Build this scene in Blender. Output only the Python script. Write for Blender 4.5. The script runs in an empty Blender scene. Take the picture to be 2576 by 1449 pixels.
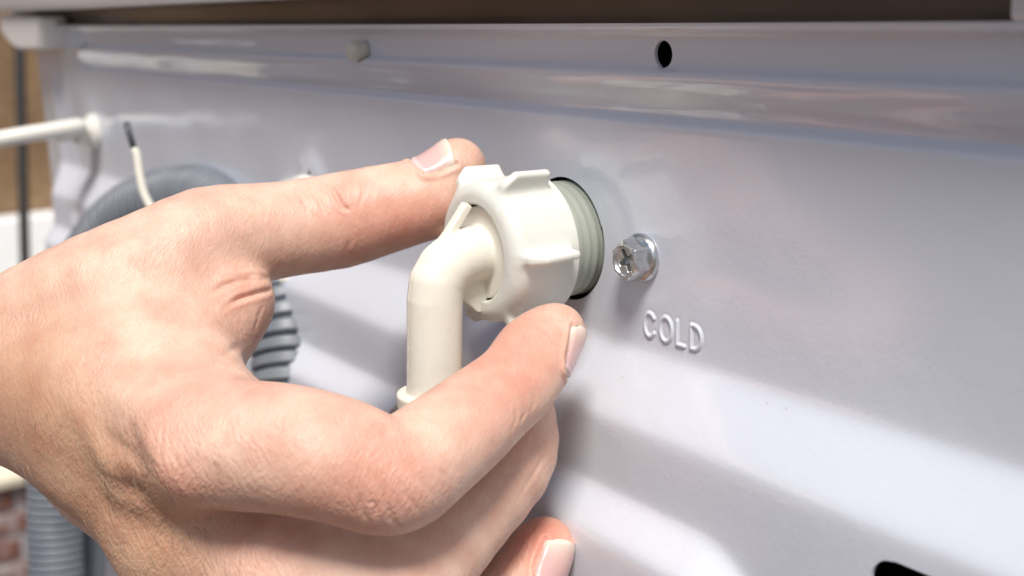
import bpy, bmesh, math, random
import numpy as np
from mathutils import Vector
random.seed(4); rng = np.random.default_rng(7)
sc = bpy.context.scene

# ---------------------------------------------------------------- camera
FP = 3080.0; CX, CY = 1288.0, 724.5          # focal length and centre for a 2576 px wide frame
nz = lambda v: v / np.linalg.norm(v)
eX = nz(np.array([2178., -654., FP])); eZ = np.array([-452., 13000., FP]); eZ = nz(eZ - eX * (eZ @ eX)); eY = np.cross(eZ, eX)
RC = np.stack([eX, eY, eZ], 1)               # world -> camera
CAM = -RC.T @ (np.array([(1425 - CX) / FP, -(598 - CY) / FP, -1.]) * .285)
def ray(px, py): return RC.T @ np.array([(px - CX) / FP, -(py - CY) / FP, -1.])
def at(px, py, z): return CAM + ray(px, py) * z
def onY(px, py, y=0.): d = ray(px, py); return CAM + d * ((y - CAM[1]) / d[1])
def onX(px, py, x): d = ray(px, py); return CAM + d * ((x - CAM[0]) / d[0])
cd = bpy.data.cameras.new('camera'); cam = bpy.data.objects.new('camera', cd); sc.collection.objects.link(cam)
from mathutils import Matrix
cam.matrix_world = Matrix.Translation(Vector(CAM)) @ Matrix(RC.T.tolist()).to_4x4()
cd.lens = FP / 2576 * 36; cd.sensor_width = 36; cd.clip_start = .01; cd.clip_end = 300
cd.dof.use_dof = True; cd.dof.focus_distance = .262; cd.dof.aperture_fstop = 15
sc.camera = cam
# ---------------------------------------------------------------- light
sun_dir = Vector((.42, -.29, .86)).normalized()
w = bpy.data.worlds.new('World'); sc.world = w; w.use_nodes = True
nt = w.node_tree; bg = nt.nodes['Background']; sky = nt.nodes.new('ShaderNodeTexSky')
sky.sky_type = 'NISHITA'; sky.sun_disc = False
sky.sun_elevation = math.asin(sun_dir.z); sky.sun_rotation = math.atan2(sun_dir.x, sun_dir.y)
sky.air_density = 1.0; sky.dust_density = 2.5; sky.ozone_density = 1.0
nt.links.new(sky.outputs[0], bg.inputs[0]); bg.inputs[1].default_value = .05
sl = bpy.data.lights.new('sun', 'SUN'); sl.energy = 2.3; sl.angle = math.radians(17); sl.color = (1, .955, .9)
so = bpy.data.objects.new('sun', sl); sc.collection.objects.link(so)
so.rotation_euler = sun_dir.to_track_quat('Z', 'Y').to_euler(); so.location = (1, -2, 3)
sc.view_settings.view_transform = 'Standard'; sc.view_settings.look = 'None'
sc.view_settings.exposure = .92; sc.view_settings.gamma = 1
sc.cycles.use_denoising = True; sc.cycles.max_bounces = 10
sc.cycles.sample_clamp_indirect = 8

# ---------------------------------------------------------------- materials
def mat(name, col, rough=.5, metal=0., sss=0., sssr=(1, .5, .3), scale=.002, coat=0., spec=.5):
    m = bpy.data.materials.new(name); m.use_nodes = True
    b = m.node_tree.nodes['Principled BSDF']
    b.inputs['Base Color'].default_value = (*col, 1); b.inputs['Roughness'].default_value = rough
    b.inputs['Metallic'].default_value = metal; b.inputs['Coat Weight'].default_value = coat
    b.inputs['Specular IOR Level'].default_value = spec
    if sss:
        b.inputs['Subsurface Weight'].default_value = sss; b.inputs['Subsurface Radius'].default_value = sssr
        b.inputs['Subsurface Scale'].default_value = scale
    return m, m.node_tree, b
def N(nt, t, **k):
    n = nt.nodes.new(t)
    for a, v in k.items():
        if a in n.inputs.keys(): n.inputs[a].default_value = v
        else: setattr(n, a, v)
    return n
def coords(nt, scale=(1, 1, 1), rot=(0, 0, 0)):
    tc = N(nt, 'ShaderNodeTexCoord'); mp = N(nt, 'ShaderNodeMapping')
    mp.inputs['Scale'].default_value = scale; mp.inputs['Rotation'].default_value = rot
    nt.links.new(tc.outputs['Object'], mp.inputs[0]); return mp.outputs[0]
def noise(nt, vec, s, d=3, r=.5, dist=0.):
    n = N(nt, 'ShaderNodeTexNoise'); n.inputs['Scale'].default_value = s; n.inputs['Detail'].default_value = d
    n.inputs['Roughness'].default_value = r; n.inputs['Distortion'].default_value = dist
    nt.links.new(vec, n.inputs['Vector']); return n.outputs[0]
def ramp(nt, fac, stops):
    r = N(nt, 'ShaderNodeValToRGB'); e = r.color_ramp.elements
    while len(e) < len(stops): e.new(.5)
    for i, (p, c) in enumerate(stops): e[i].position = p; e[i].color = (*c, 1) if len(c) == 3 else c
    nt.links.new(fac, r.inputs[0]); return r.outputs[0]
def mixc(nt, fac, a, b, mode='MIX'):
    m = N(nt, 'ShaderNodeMix', data_type='RGBA', blend_type=mode)
    for i, v in ((0, fac), (6, a), (7, b)):
        if hasattr(v, 'links'): nt.links.new(v, m.inputs[i])
        else: m.inputs[i].default_value = v if i == 0 else (*v, 1)
    return m.outputs[2]
def bump(nt, b, h, strength, dist, prev=None):
    n = N(nt, 'ShaderNodeBump'); n.inputs['Strength'].default_value = strength; n.inputs['Distance'].default_value = dist
    nt.links.new(h, n.inputs['Height'])
    if prev is not None: nt.links.new(prev, n.inputs['Normal'])
    nt.links.new(n.outputs[0], b.inputs['Normal']); return n.outputs[0]
def mathn(nt, op, a, b=None, c=None):
    m = N(nt, 'ShaderNodeMath', operation=op)
    for i, v in enumerate((a, b, c)):
        if v is None: continue
        if hasattr(v, 'links'): nt.links.new(v, m.inputs[i])
        else: m.inputs[i].default_value = v
    return m.outputs[0]

# white enamelled sheet steel: orange peel, dust specks
M_PAINT, t, b = mat('white_enamel', (.655, .68, .745), .17, spec=.85)
v = coords(t); nn = noise(t, v, 900, 2); n2 = noise(t, v, 90, 2)
p = bump(t, b, nn, .10, .0004); bump(t, b, n2, .22, .0006, p)
sp = N(t, 'ShaderNodeTexVoronoi'); sp.inputs['Scale'].default_value = 210; t.links.new(v, sp.inputs['Vector'])
big = noise(t, v, 60, 2)
spk = mathn(t, 'MULTIPLY', mathn(t, 'LESS_THAN', sp.outputs['Distance'], .06), mathn(t, 'GREATER_THAN', big, .60))
t.links.new(mixc(t, mathn(t, 'MULTIPLY', spk, .55), (.655, .68, .745), (.45, .42, .38)), b.inputs['Base Color'])
t.links.new(ramp(t, noise(t, v, 25, 4), [(.3, (.08,) * 3), (.7, (.15,) * 3)]), b.inputs['Roughness'])
M_LID, t, b = mat('worktop_white', (.78, .76, .74), .3)
bump(t, b, noise(t, coords(t), 600, 2), .1, .0003)
M_RAIL, t, b = mat('shaded_brown_rail', (.16, .115, .085), .22)  # deep shade under the lid is put into the brown base
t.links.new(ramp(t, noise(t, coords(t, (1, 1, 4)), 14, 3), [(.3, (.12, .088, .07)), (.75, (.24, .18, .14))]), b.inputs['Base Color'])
M_HOLE, t, b = mat('dark_interior', (.012, .012, .013), .8)
# moulded white nylon of the nut
def plastic(name, col, dirt, sc_=.0016, w_=.35, rough=.38):
    m, t, b = mat(name, col, rough, sss=w_, sssr=(1, .95, .8), scale=sc_)
    v = coords(t); a = noise(t, v, 160, 5, .65); f = noise(t, v, 45, 4, .6)
    d = mathn(t, 'MULTIPLY', mathn(t, 'SUBTRACT', a, .56, None), 3.2); d.node.use_clamp = True
    d2 = mathn(t, 'MULTIPLY', d, f)
    # fine hairs and scratches
    s1 = N(t, 'ShaderNodeTexWave', wave_type='BANDS'); s1.inputs['Scale'].default_value = 55; s1.inputs['Distortion'].default_value = 14; s1.inputs['Detail'].default_value = 3
    t.links.new(coords(t, (3, 1, 9), (.4, .8, .2)), s1.inputs['Vector'])
    c = mixc(t, mathn(t, 'MULTIPLY', d2, .55), col, dirt)
    t.links.new(c, b.inputs['Base Color'])
    t.links.new(ramp(t, a, [(.3, (rough - .08,) * 3), (.7, (rough + .12,) * 3)]), b.inputs['Roughness'])
    p = bump(t, b, a, .18, .0005); p = bump(t, b, noise(t, v, 1500, 2), .14, .00025, p)
    return m
M_NUT = plastic('white_nylon', (.71, .715, .65), (.46, .41, .33))
M_ELB = plastic('cream_nylon', (.77, .745, .645), (.55, .47, .33), rough=.33)
M_VALVE = plastic('grey_green_plastic', (.35, .375, .32), (.66, .69, .62), w_=.25)
# metals
M_ZINC, t, b = mat('zinc_plate', (.62, .63, .63), .18, 1.)
v = coords(t); a = noise(t, v, 700, 4, .7)
t.links.new(ramp(t, a, [(.35, (.46, .47, .47)), (.6, (.68, .69, .70))]), b.inputs['Base Color'])
t.links.new(ramp(t, a, [(.3, (.40,) * 3), (.7, (.24,) * 3)]), b.inputs['Roughness']); bump(t, b, a, .15, .0002)
M_CRIMP, t, b = mat('dull_crimp_metal', (.30, .27, .26), .42, .85)
v = coords(t); a = noise(t, v, 500, 5, .7)
t.links.new(ramp(t, a, [(.35, (.13, .11, .10)), (.65, (.40, .37, .35))]), b.inputs['Base Color']); bump(t, b, a, .5, .0004)
M_LEAD, t, b = mat('tinned_lead', (.10, .105, .12), .55, .5); bump(t, b, noise(t, coords(t), 900, 2), .3, .0003)
# hoses, cables
M_HOSE, t, b = mat('grey_hose', (.17, .185, .205), .42)
v = coords(t); a = noise(t, v, 60, 4)
t.links.new(ramp(t, a, [(.3, (.135, .15, .175)), (.75, (.20, .22, .245))]), b.inputs['Base Color'])
M_CABLE, t, b = mat('white_cable', (.76, .74, .68), .42, sss=.2, scale=.001)
bump(t, b, noise(t, coords(t), 700, 3), .2, .0003)
M_CREAM, t, b = mat('cream_wire', (.72, .70, .61), .45); bump(t, b, noise(t, coords(t), 700, 3), .2, .0003)
M_PEG = plastic('peg_nylon', (.62, .62, .54), (.3, .26, .2))
# background
M_WOOD, t, b = mat('chipboard', (.33, .20, .10), .65)
v = coords(t, (1, 1, .35)); a = noise(t, v, 9, 6, .65, .6); a2 = noise(t, coords(t), 90, 3)
t.links.new(mixc(t, .35, ramp(t, a, [(.3, (.17, .095, .045)), (.7, (.42, .27, .145))]), ramp(t, a2, [(.3, (.12, .07, .03)), (.7, (.5, .34, .19))])), b.inputs['Base Color'])
M_POST, t, b = mat('dark_post', (.05, .048, .045), .5); bump(t, b, noise(t, coords(t), 60, 3), .3, .002)
M_WHITE, t, b = mat('limewash', (.86, .86, .84), .6); bump(t, b, noise(t, coords(t), 40, 4), .3, .004)
M_STONE, t, b = mat('cream_coping', (.66, .60, .46), .7); bump(t, b, noise(t, coords(t), 60, 4), .4, .004)
M_MORTAR, t, b = mat('mortar', (.36, .34, .34), .9); bump(t, b, noise(t, coords(t), 120, 4), .6, .004)
def brickmat(i):
    m, t, b = mat('brick_red', (.3, .1, .06), .85)
    a = noise(t, coords(t), 22 + i, 5, .7)
    t.links.new(ramp(t, a, [(.3, (.13, .05 + .008 * i, .036)), (.52, (.20, .085, .06)), (.66, (.36, .33, .33))]), b.inputs['Base Color'])
    bump(t, b, a, .5, .004); return m
M_BRICK = [brickmat(i) for i in range(3)]
M_GROUND, t, b = mat('paving', (.3, .24, .2), .85)
v = coords(t); a = noise(t, v, 3, 6)
t.links.new(ramp(t, a, [(.3, (.085, .062, .05)), (.7, (.16, .12, .10))]), b.inputs['Base Color']); bump(t, b, noise(t, v, 40, 4), .5, .01)
# nails
M_NAIL, t, b = mat('nail', (.68, .42, .39), .22, sss=.5, sssr=(1, .45, .35), scale=.0018, coat=.25)
at_ = N(t, 'ShaderNodeAttribute', attribute_name='tip'); rr = at_.outputs['Fac']
c = ramp(t, rr, [(.0, (.80, .64, .60)), (.16, (.66, .42, .40)), (.66, (.70, .46, .42)), (.84, (.74, .56, .48)), (.94, (.76, .64, .55)), (1., (.76, .67, .57))])
t.links.new(c, b.inputs['Base Color']); bump(t, b, noise(t, coords(t), 900, 2), .12, .0003)
# skin
M_SKIN, t, b = mat('skin', (.65, .42, .32), .46, sss=.5, sssr=(1, .36, .2), scale=.0016, spec=.42)
v = coords(t); at_ = N(t, 'ShaderNodeAttribute', attribute_name='blush'); red = at_.outputs['Fac']
at2 = N(t, 'ShaderNodeAttribute', attribute_name='rough_skin'); rs = at2.outputs['Fac']
base = mixc(t, red, (.70, .515, .415), (.70, .325, .25))
mot = ramp(t, noise(t, v, 110, 4, .6), [(.34, (.92, .82, .78)), (.66, (1.07, 1.08, 1.06))])
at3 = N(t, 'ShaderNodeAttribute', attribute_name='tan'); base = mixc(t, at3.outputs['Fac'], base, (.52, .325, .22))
base = mixc(t, 1., base, mot, 'MULTIPLY')
mot2 = ramp(t, noise(t, v, 35, 3, .6), [(.35, (.94, .87, .85)), (.65, (1.04, 1.06, 1.05))])
t.links.new(mixc(t, 1., base, mot2, 'MULTIPLY'), b.inputs['Base Color'])
def cells(vec, s, rnd=1.):
    n = N(t, 'ShaderNodeTexVoronoi', feature='DISTANCE_TO_EDGE'); n.inputs['Scale'].default_value = s; n.inputs['Randomness'].default_value = rnd
    t.links.new(vec, n.inputs['Vector'])
    return ramp(t, n.outputs['Distance'], [(0., (0,) * 3), (.22, (1,) * 3)])
def warp(vec, amt, s):
    nn = N(t, 'ShaderNodeTexNoise'); nn.inputs['Scale'].default_value = s; t.links.new(vec, nn.inputs['Vector'])
    a = N(t, 'ShaderNodeVectorMath', operation='MULTIPLY_ADD'); t.links.new(nn.outputs['Color'], a.inputs[0])
    a.inputs[1].default_value = (amt,) * 3; t.links.new(vec, a.inputs[2]); return a.outputs[0]
# coordinate frame running along the hand (image up-right), wrinkles elongated across it
vw = warp(coords(t), .003, 90)
from mathutils import Matrix as _M
m0 = N(t, 'ShaderNodeMapping'); m0.inputs['Rotation'].default_value = _M(RC.tolist()).to_euler(); t.links.new(vw, m0.inputs[0])
def lines_(ang, across, along, lo=.0):
    m1 = N(t, 'ShaderNodeMapping'); m1.inputs['Rotation'].default_value = (0, 0, math.radians(ang)); t.links.new(m0.outputs[0], m1.inputs[0])
    m2 = N(t, 'ShaderNodeMapping'); m2.inputs['Scale'].default_value = (across, along, across * .5); t.links.new(m1.outputs[0], m2.inputs[0])
    n_ = noise(t, m2.outputs[0], 1., 2, .5)
    r_ = mathn(t, 'ABSOLUTE', mathn(t, 'MULTIPLY_ADD', n_, 2., -1.))
    return ramp(t, r_, [(0., (0,) * 3), (.30, (1,) * 3)])       # 0 in the furrow
f1 = lines_(22, 950, 190); f2 = lines_(-28, 900, 210); f3 = lines_(-3, 1700, 330); f4 = lines_(60, 1000, 300)
s_rs = mathn(t, 'MULTIPLY_ADD', rs, .95, .22)
h = mathn(t, 'MULTIPLY', mathn(t, 'ADD', mathn(t, 'ADD', f1, f2), mathn(t, 'MULTIPLY', f4, .5)), s_rs)
h = mathn(t, 'ADD', h, mathn(t, 'MULTIPLY', f3, .20))
h = mathn(t, 'ADD', h, mathn(t, 'MULTIPLY', noise(t, v, 300, 4, .6), .5))
bump(t, b, h, .50, .00018)
t.links.new(ramp(t, noise(t, v, 400, 3), [(.3, (.42,) * 3), (.7, (.56,) * 3)]), b.inputs['Roughness'])
M_HAIR, t, b = mat('body_hair', (.42, .30, .2), .4)

# ---------------------------------------------------------------- helpers
COL = sc.collection
def link(name, me, m=None, parent=None, smooth=True, sharp=None):
    if smooth:
        me.polygons.foreach_set('use_smooth', [True] * len(me.polygons))
        if sharp: me.set_sharp_from_angle(angle=math.radians(sharp))
    if m: me.materials.append(m)
    o = bpy.data.objects.new(name, me); COL.objects.link(o)
    if parent: o.parent = parent
    return o
def mesh(name, V, F):
    me = bpy.data.meshes.new(name); me.from_pydata([tuple(map(float, p)) for p in V], [], [tuple(map(int, q)) for q in F]); me.update(); return me
def mesh_np(name, V, Q):
    me = bpy.data.meshes.new(name); V = np.asarray(V, np.float32); Q = np.asarray(Q, np.int32)
    me.vertices.add(len(V)); me.vertices.foreach_set('co', V.ravel())
    me.loops.add(Q.size); me.loops.foreach_set('vertex_index', Q.ravel())
    me.polygons.add(len(Q)); me.polygons.foreach_set('loop_start', np.arange(0, Q.size, Q.shape[1], dtype=np.int32))
    me.update(calc_edges=True); me.validate(); return me
def tag(o, label=None, cat=None, group=None, kind=None):
    for k, v_ in (('label', label), ('category', cat), ('group', group), ('kind', kind)):
        if v_: o[k] = v_
    return o
def empty(name, loc, label, cat, group=None):
    o = bpy.data.objects.new(name, None); COL.objects.link(o); o.location = loc; o.empty_display_size = .01
    tag(o, label, cat, group); return o
def adopt(o, root):       # parent keeping world position (roots carry only a location)
    o.parent = root; o.matrix_parent_inverse = Matrix.Translation(-Vector(root.location)); return o
def box(name, lo, hi, m, parent=None, bev=0.):
    bm = bmesh.new(); bmesh.ops.create_cube(bm, size=1)
    for q in bm.verts:
        for i in range(3): q.co[i] = lo[i] + (q.co[i] + .5) * (hi[i] - lo[i])
    if bev: bmesh.ops.bevel(bm, geom=bm.edges[:], offset=bev, segments=3, profile=.5, affect='EDGES')
    me = bpy.data.meshes.new(name); bm.to_mesh(me); bm.free()
    o = link(name, me, m, None, True, 35)
    if parent: adopt(o, parent)
    return o
def catmull(P, n):
    P = np.asarray(P, float); P = np.vstack([2 * P[0] - P[1], P, 2 * P[-1] - P[-2]]); out = []
    for i in range(1, len(P) - 2):
        for s in np.linspace(0, 1, n, endpoint=False):
            a, b_, c_, d = P[i - 1:i + 3]
            out.append(.5 * (2 * b_ + (c_ - a) * s + (2 * a - 5 * b_ + 4 * c_ - d) * s * s + (3 * b_ - a - 3 * c_ + d) * s ** 3))
    out.append(P[-2]); return np.array(out)
def resample(P, ds):
    L = np.r_[0, np.cumsum(np.linalg.norm(np.diff(P, axis=0), axis=1))]; n = max(2, int(L[-1] / ds))
    s = np.linspace(0, L[-1], n); return np.stack([np.interp(s, L, P[:, k]) for k in range(3)], 1), s
def sweep(name, P, rad, m, parent=None, seg=20, caps=True):
    P = np.asarray(P, float); n = len(P); T = np.gradient(P, axis=0); T /= np.linalg.norm(T, axis=1)[:, None]
    ref = np.array([.13, .2, 1.]) if abs(T[0, 2]) < .9 else np.array([1., .1, .1])
    u = ref - T[0] * (ref @ T[0]); u /= np.linalg.norm(u); V = []
    a = np.linspace(0, 2 * np.pi, seg, endpoint=False)
    for i in range(n):
        u = u - T[i] * (u @ T[i]); u /= np.linalg.norm(u); w_ = np.cross(T[i], u)
        r = rad(i) if callable(rad) else (rad[i] if hasattr(rad, '__len__') else rad)
        V.append(P[i] + r * (np.cos(a)[:, None] * u + np.sin(a)[:, None] * w_))
    V = np.concatenate(V); F = []
    for i in range(n - 1):
        for j in range(seg): k = (j + 1) % seg; F.append((i * seg + j, i * seg + k, (i + 1) * seg + k, (i + 1) * seg + j))
    if caps: F.append(tuple(range(seg))[::-1]); F.append(tuple((n - 1) * seg + j for j in range(seg)))
    o = link(name, mesh(name, V, F), m)
    if parent: adopt(o, parent)
    return o
def lathe_y(name, prof, m, parent=None, seg=96, c=(0, 0), sharp=40, wob=None):
    """prof: (r, y) list turned about the Y axis through x=c[0], z=c[1]"""
    V, F = [], []; n = len(prof)
    for j in range(seg):
        a = 2 * math.pi * j / seg
        for r, y in prof:
            rr = r * (1 + (wob(a) if wob else 0)); V.append((c[0] + rr * math.sin(a), y, c[1] + rr * math.cos(a)))
    for j in range(seg):
        k = (j + 1) % seg
        for i in range(n - 1): F.append((j * n + i, j * n + i + 1, k * n + i + 1, k * n + i))
    o = link(name, mesh(name, V, F), m, None, True, sharp)
    if parent: adopt(o, parent)
    return o

# ---- signed-distance modelling: fields on a grid, meshed with surface nets
class Field:
    def __init__(s, lo, hi, h):
        s.lo = np.array(lo, np.float32); s.h = h; s.n = (np.ceil((np.array(hi) - lo) / h).astype(int) + 1)
        s.ax = [s.lo[i] + h * np.arange(s.n[i], dtype=np.float32) for i in range(3)]
        s.D = np.full(tuple(s.n), 50., np.float32)
    def sub(s, lo, hi):
        a = np.clip(((np.array(lo) - s.lo) / s.h).astype(int), 0, s.n - 1); b_ = np.clip(((np.array(hi) - s.lo) / s.h).astype(int) + 2, 1, s.n)
        sl_ = tuple(slice(a[i], b_[i]) for i in range(3))
        g = np.meshgrid(s.ax[0][sl_[0]], s.ax[1][sl_[1]], s.ax[2][sl_[2]], indexing='ij', sparse=True)
        return sl_, g
def smin(a, b_, k):
    h_ = np.maximum(k - np.abs(a - b_), 0) / k
    return np.minimum(a, b_) - h_ * h_ * h_ * k * (1 / 6.)
def cone(g, a, b_, ra, rb):
    a = np.asarray(a, np.float32); d = (np.asarray(b_, np.float32) - a); L2 = float(d @ d) + 1e-9
    x, y, z = g[0] - a[0], g[1] - a[1], g[2] - a[2]
    t_ = np.clip((x * d[0] + y * d[1] + z * d[2]) / L2, 0, 1)
    return np.sqrt((x - t_ * d[0]) ** 2 + (y - t_ * d[1]) ** 2 + (z - t_ * d[2]) ** 2) - (ra + (rb - ra) * t_)
def rbox(g, c, half, r):
    q = [np.abs(g[i] - c[i]) - (half[i] - r) for i in range(3)]
    o = np.sqrt(np.maximum(q[0], 0) ** 2 + np.maximum(q[1], 0) ** 2 + np.maximum(q[2], 0) ** 2)
    return o + np.minimum(np.maximum(np.maximum(q[0], q[1]), q[2]), 0) - r
def sample(F, P):
    q = (P - F.lo) / F.h; q = np.clip(q, 0, np.array(F.n) - 1.001); i = q.astype(int); f = (q - i).astype(np.float32); D = F.D; out = 0
    for a in (0, 1):
        for b_ in (0, 1):
            for c_ in (0, 1):
                wt = (f[:, 0] if a else 1 - f[:, 0]) * (f[:, 1] if b_ else 1 - f[:, 1]) * (f[:, 2] if c_ else 1 - f[:, 2])
                out = out + wt * D[i[:, 0] + a, i[:, 1] + b_, i[:, 2] + c_]
    return out
def grad(F, P):
    e = F.h * .8; G = np.zeros_like(P)
    for k in range(3):
        d = np.zeros(3, np.float32); d[k] = e; G[:, k] = (sample(F, P + d) - sample(F, P - d)) / (2 * e)
    return G
def nets(F, proj=2):
    S = F.D < 0; n = F.n
    c_ = np.zeros(tuple(n - 1), np.int8)
    for a in (0, 1):
        for b_ in (0, 1):
            for d in (0, 1): c_ += S[a:n[0] - 1 + a, b_:n[1] - 1 + b_, d:n[2] - 1 + d]
    act = np.argwhere((c_ > 0) & (c_ < 8)); idx = np.full(tuple(n - 1), -1, np.int32); idx[tuple(act.T)] = np.arange(len(act))
    acc = np.zeros((len(act), 3)); cnt = np.zeros(len(act))
    cor = [(a, b_, d) for a in (0, 1) for b_ in (0, 1) for d in (0, 1)]
    for p_ in cor:
        for k in range(3):
            if p_[k]: continue
            q = list(p_); q[k] = 1
            d0 = F.D[act[:, 0] + p_[0], act[:, 1] + p_[1], act[:, 2] + p_[2]]; d1 = F.D[act[:, 0] + q[0], act[:, 1] + q[1], act[:, 2] + q[2]]
            x = (d0 < 0) != (d1 < 0); t_ = np.where(x, d0 / np.where(x, d0 - d1, 1), 0)
            pos = np.tile(np.array(p_, float), (len(act), 1)); pos[:, k] += t_; acc += pos * x[:, None]; cnt += x
    V = (F.lo + (act + acc / cnt[:, None]) * F.h).astype(np.float32)
    Q = []
    for k in range(3):
        i1, i2 = (k + 1) % 3, (k + 2) % 3
        sl0 = [slice(None)] * 3; sl1 = [slice(None)] * 3; sl0[k] = slice(0, -1); sl1[k] = slice(1, None)
        A, B = S[tuple(sl0)], S[tuple(sl1)]
        for flip, msk in ((0, A & ~B), (1, ~A & B)):
            e = np.argwhere(msk); ok = (e[:, i1] > 0) & (e[:, i2] > 0) & (e[:, i1] < n[i1] - 1) & (e[:, i2] < n[i2] - 1); e = e[ok]
            def I(da, db_):
                f = e.copy(); f[:, i1] -= da; f[:, i2] -= db_; return idx[f[:, 0], f[:, 1], f[:, 2]]
            q = np.stack([I(1, 1), I(0, 1), I(0, 0), I(1, 0)], 1)
            if flip: q = q[:, ::-1]
            Q.append(q)
    Q = np.concatenate(Q)
    for _ in range(proj):
        G = grad(F, V); V = V - (np.clip(sample(F, V), -.4 * F.h, .4 * F.h) / np.maximum((G * G).sum(1), .6))[:, None] * G
    return V, Q

# ================================================================ washing machine
wm = empty('washing_machine', (0, .3, -.8), 'white washing machine seen from behind, its ribbed back panel embossed COLD', 'washing machine')
def sm(x, a, b_):
    t_ = np.clip((x - a) / (b_ - a), 0, 1); return t_ * t_ * (3 - 2 * t_)
def sm5(x, a, b_):
    t_ = np.clip((x - a) / (b_ - a), 0, 1); return t_ ** 3 * (t_ * (6 * t_ - 15) + 10)
# letter strokes, in mm on the panel
def arc(cx, cz, rx, rz, a0, a1, n=14): return [(cx + rx * math.cos(math.radians(a)), cz + rz * math.sin(math.radians(a))) for a in np.linspace(a0, a1, n)]
LET = [arc(29.55, -15.0, 1.75, 2.6, 40, 320),
       arc(34.65, -15.0, 1.85, 2.65, 0, 360, 22),
       [(38.05, -12.5), (38.05, -17.55), (40.35, -17.55)],
       [(42.3, -12.5), (42.3, -17.5), (43.2, -17.5)] + arc(43.4, -15.0, 2.0, 2.5, -85, 85, 10) + [(43.2, -12.5), (42.3, -12.5)]]
def dseg(X, Z, a, b_):
    dx, dz = b_[0] - a[0], b_[1] - a[1]; L = dx * dx + dz * dz + 1e-9
    t_ = np.clip(((X - a[0]) * dx + (Z - a[1]) * dz) / L, 0, 1); return np.hypot(X - a[0] - t_ * dx, Z - a[1] - t_ * dz)
def slope(x, a, b_, e):      # 0 -> 1 with an even slope between a and b, rounded over e
    return .5 * (1 + (np.sqrt((x - a) ** 2 + e * e) - np.sqrt((x - b_) ** 2 + e * e)) / (b_ - a))
def height(X, Z):      # mm towards the viewer, X and Z in mm
    H = np.zeros_like(X)
    # long stiffening bead under the lid, with a rounded left end
    endl = sm5(X, -400, -372)
    top = 2.4 * sm5(-Z, -40.6, -38.4) ; dn = -4.6 * sm(-Z, -38.6, -29.2); bk = 2.2 * sm5(-Z, -30.4, -27.6)
    H += (top + dn + bk) * endl
    # second, shorter dent towards the left above the bead
    H += -1.1 * np.exp(-((Z - 41) / 2.2) ** 2 - ((X + 225) / 60) ** 4)
    # broad bead low on the panel
    H += 9.0 * slope(-Z, 21.0, 35.4, 1.7) * sm5(X, -455, -425)
    # lower raised field, ends on the right in a rounded corner
    xe = 78.; ze = -52.; r = 26.
    dx_ = np.maximum(X - (xe - r), 0); dz_ = np.maximum(Z - (ze - 0 - r), 0)
    d = np.hypot(dx_, dz_) - r + np.minimum(np.maximum(X - (xe - r), Z - (ze - r)), 0)
    H += 6.8 * slope(-d, .2, 8.2, 1.2) * sm5(X, -455, -425)
    # left margin rolls back to the cabinet side, soft vertical swage
    H += -9 * sm(-X, 462, 492) + 1.2 * np.exp(-((X + 436) / 9.) ** 2) * sm(-Z, -34, -20) - .8 * np.exp(-((X + 405) / 12.) ** 2) * sm(-Z, -30, 0)
    # oil-canning of thin sheet
    H += .16 * np.sin(X * .045 + 1.3) * np.cos(Z * .07) + .10 * np.sin(X * .11 + Z * .05)
    # dimple round the clip hole
    H += 1.5 * np.exp(-(np.hypot(X + 134.5, Z + 1.0) / 9.5) ** 4)
    # upper flange rolls outwards
    H += 4.2 * sm5(Z, 46.2, 48.3)
    # letters
    msk = (X > 25) & (X < 48) & (Z > -20) & (Z < -10)
    if msk.any():
        x, z = X[msk], Z[msk]; d = np.full(x.shape, 9.)
        for L in LET:
            for a, b_ in zip(L[:-1], L[1:]): d = np.minimum(d, dseg(x, z, a, b_))
        H[msk] += .42 * (1 - sm(d, .14, .60)) - .05 * np.exp(-((d - .85) / .16) ** 2)
    return H
def lines(spec):
    out = [spec[0][0]]
    for a, b_, s in spec:
        n_ = max(1, int(round((b_ - a) / s))); out += list(np.linspace(a, b_, n_ + 1)[1:])
    return np.array(out)
xs = lines([(-492, -300, 2.5), (-300, -140, 2.), (-140, -128, .6), (-128, -17, 1.2), (-17, 26, .5), (26, 48, .16), (48, 100, .8), (100, 240, 2.5)])
zs = lines([(-700, -150, 25), (-150, -52, 1.2), (-52, -20, .6), (-20, -11, .16), (-11, 16, .5), (16, 28, .7), (28, 48.9, .3)])
XX, ZZ = np.meshgrid(xs, zs, indexing='ij'); HH = height(XX.astype(float), ZZ.astype(float))
V = np.stack([XX, -HH, ZZ], -1).reshape(-1, 3); nx, nzn = len(xs), len(zs)
I0 = (np.arange(nx - 1)[:, None] * nzn + np.arange(nzn - 1)[None]).ravel()
Q = np.stack([I0, I0 + nzn, I0 + nzn + 1, I0 + 1], 1)
def circ(cx, cz, r): return lambda X, Z: np.hypot(X - cx, Z - cz) - r
def slot(x0, x1, cz, r): return lambda X, Z: np.hypot(X - np.clip(X, x0, x1), Z - cz) - r
def inlet(X, Z):       # main opening with a small step cut in its rim
    a = np.arctan2(Z + .1, X + .2); return np.hypot(X + .2, Z + .1) - 14.6 + .28 * sm(a, .30, .36)
holes = [inlet, circ(34, 42.6, 2.75), circ(-93.6, 41.4, 3.0), circ(-370.5, 39.2, 2.2), lambda X, Z: (np.hypot((X + 133.9) / 1.7, (Z + .8) / 4.3) - 1) * 1.7, slot(102.4, 120, -45.2, 5.0), circ(-371.5, -.6, 5)]
cen = V[Q].mean(1); keep = np.ones(len(Q), bool); hid = np.full(len(Q), -1)
for k, hf in enumerate(holes): keep &= ~(hf(cen[:, 0], cen[:, 2]) < 0)
Q = Q[keep]
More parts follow.
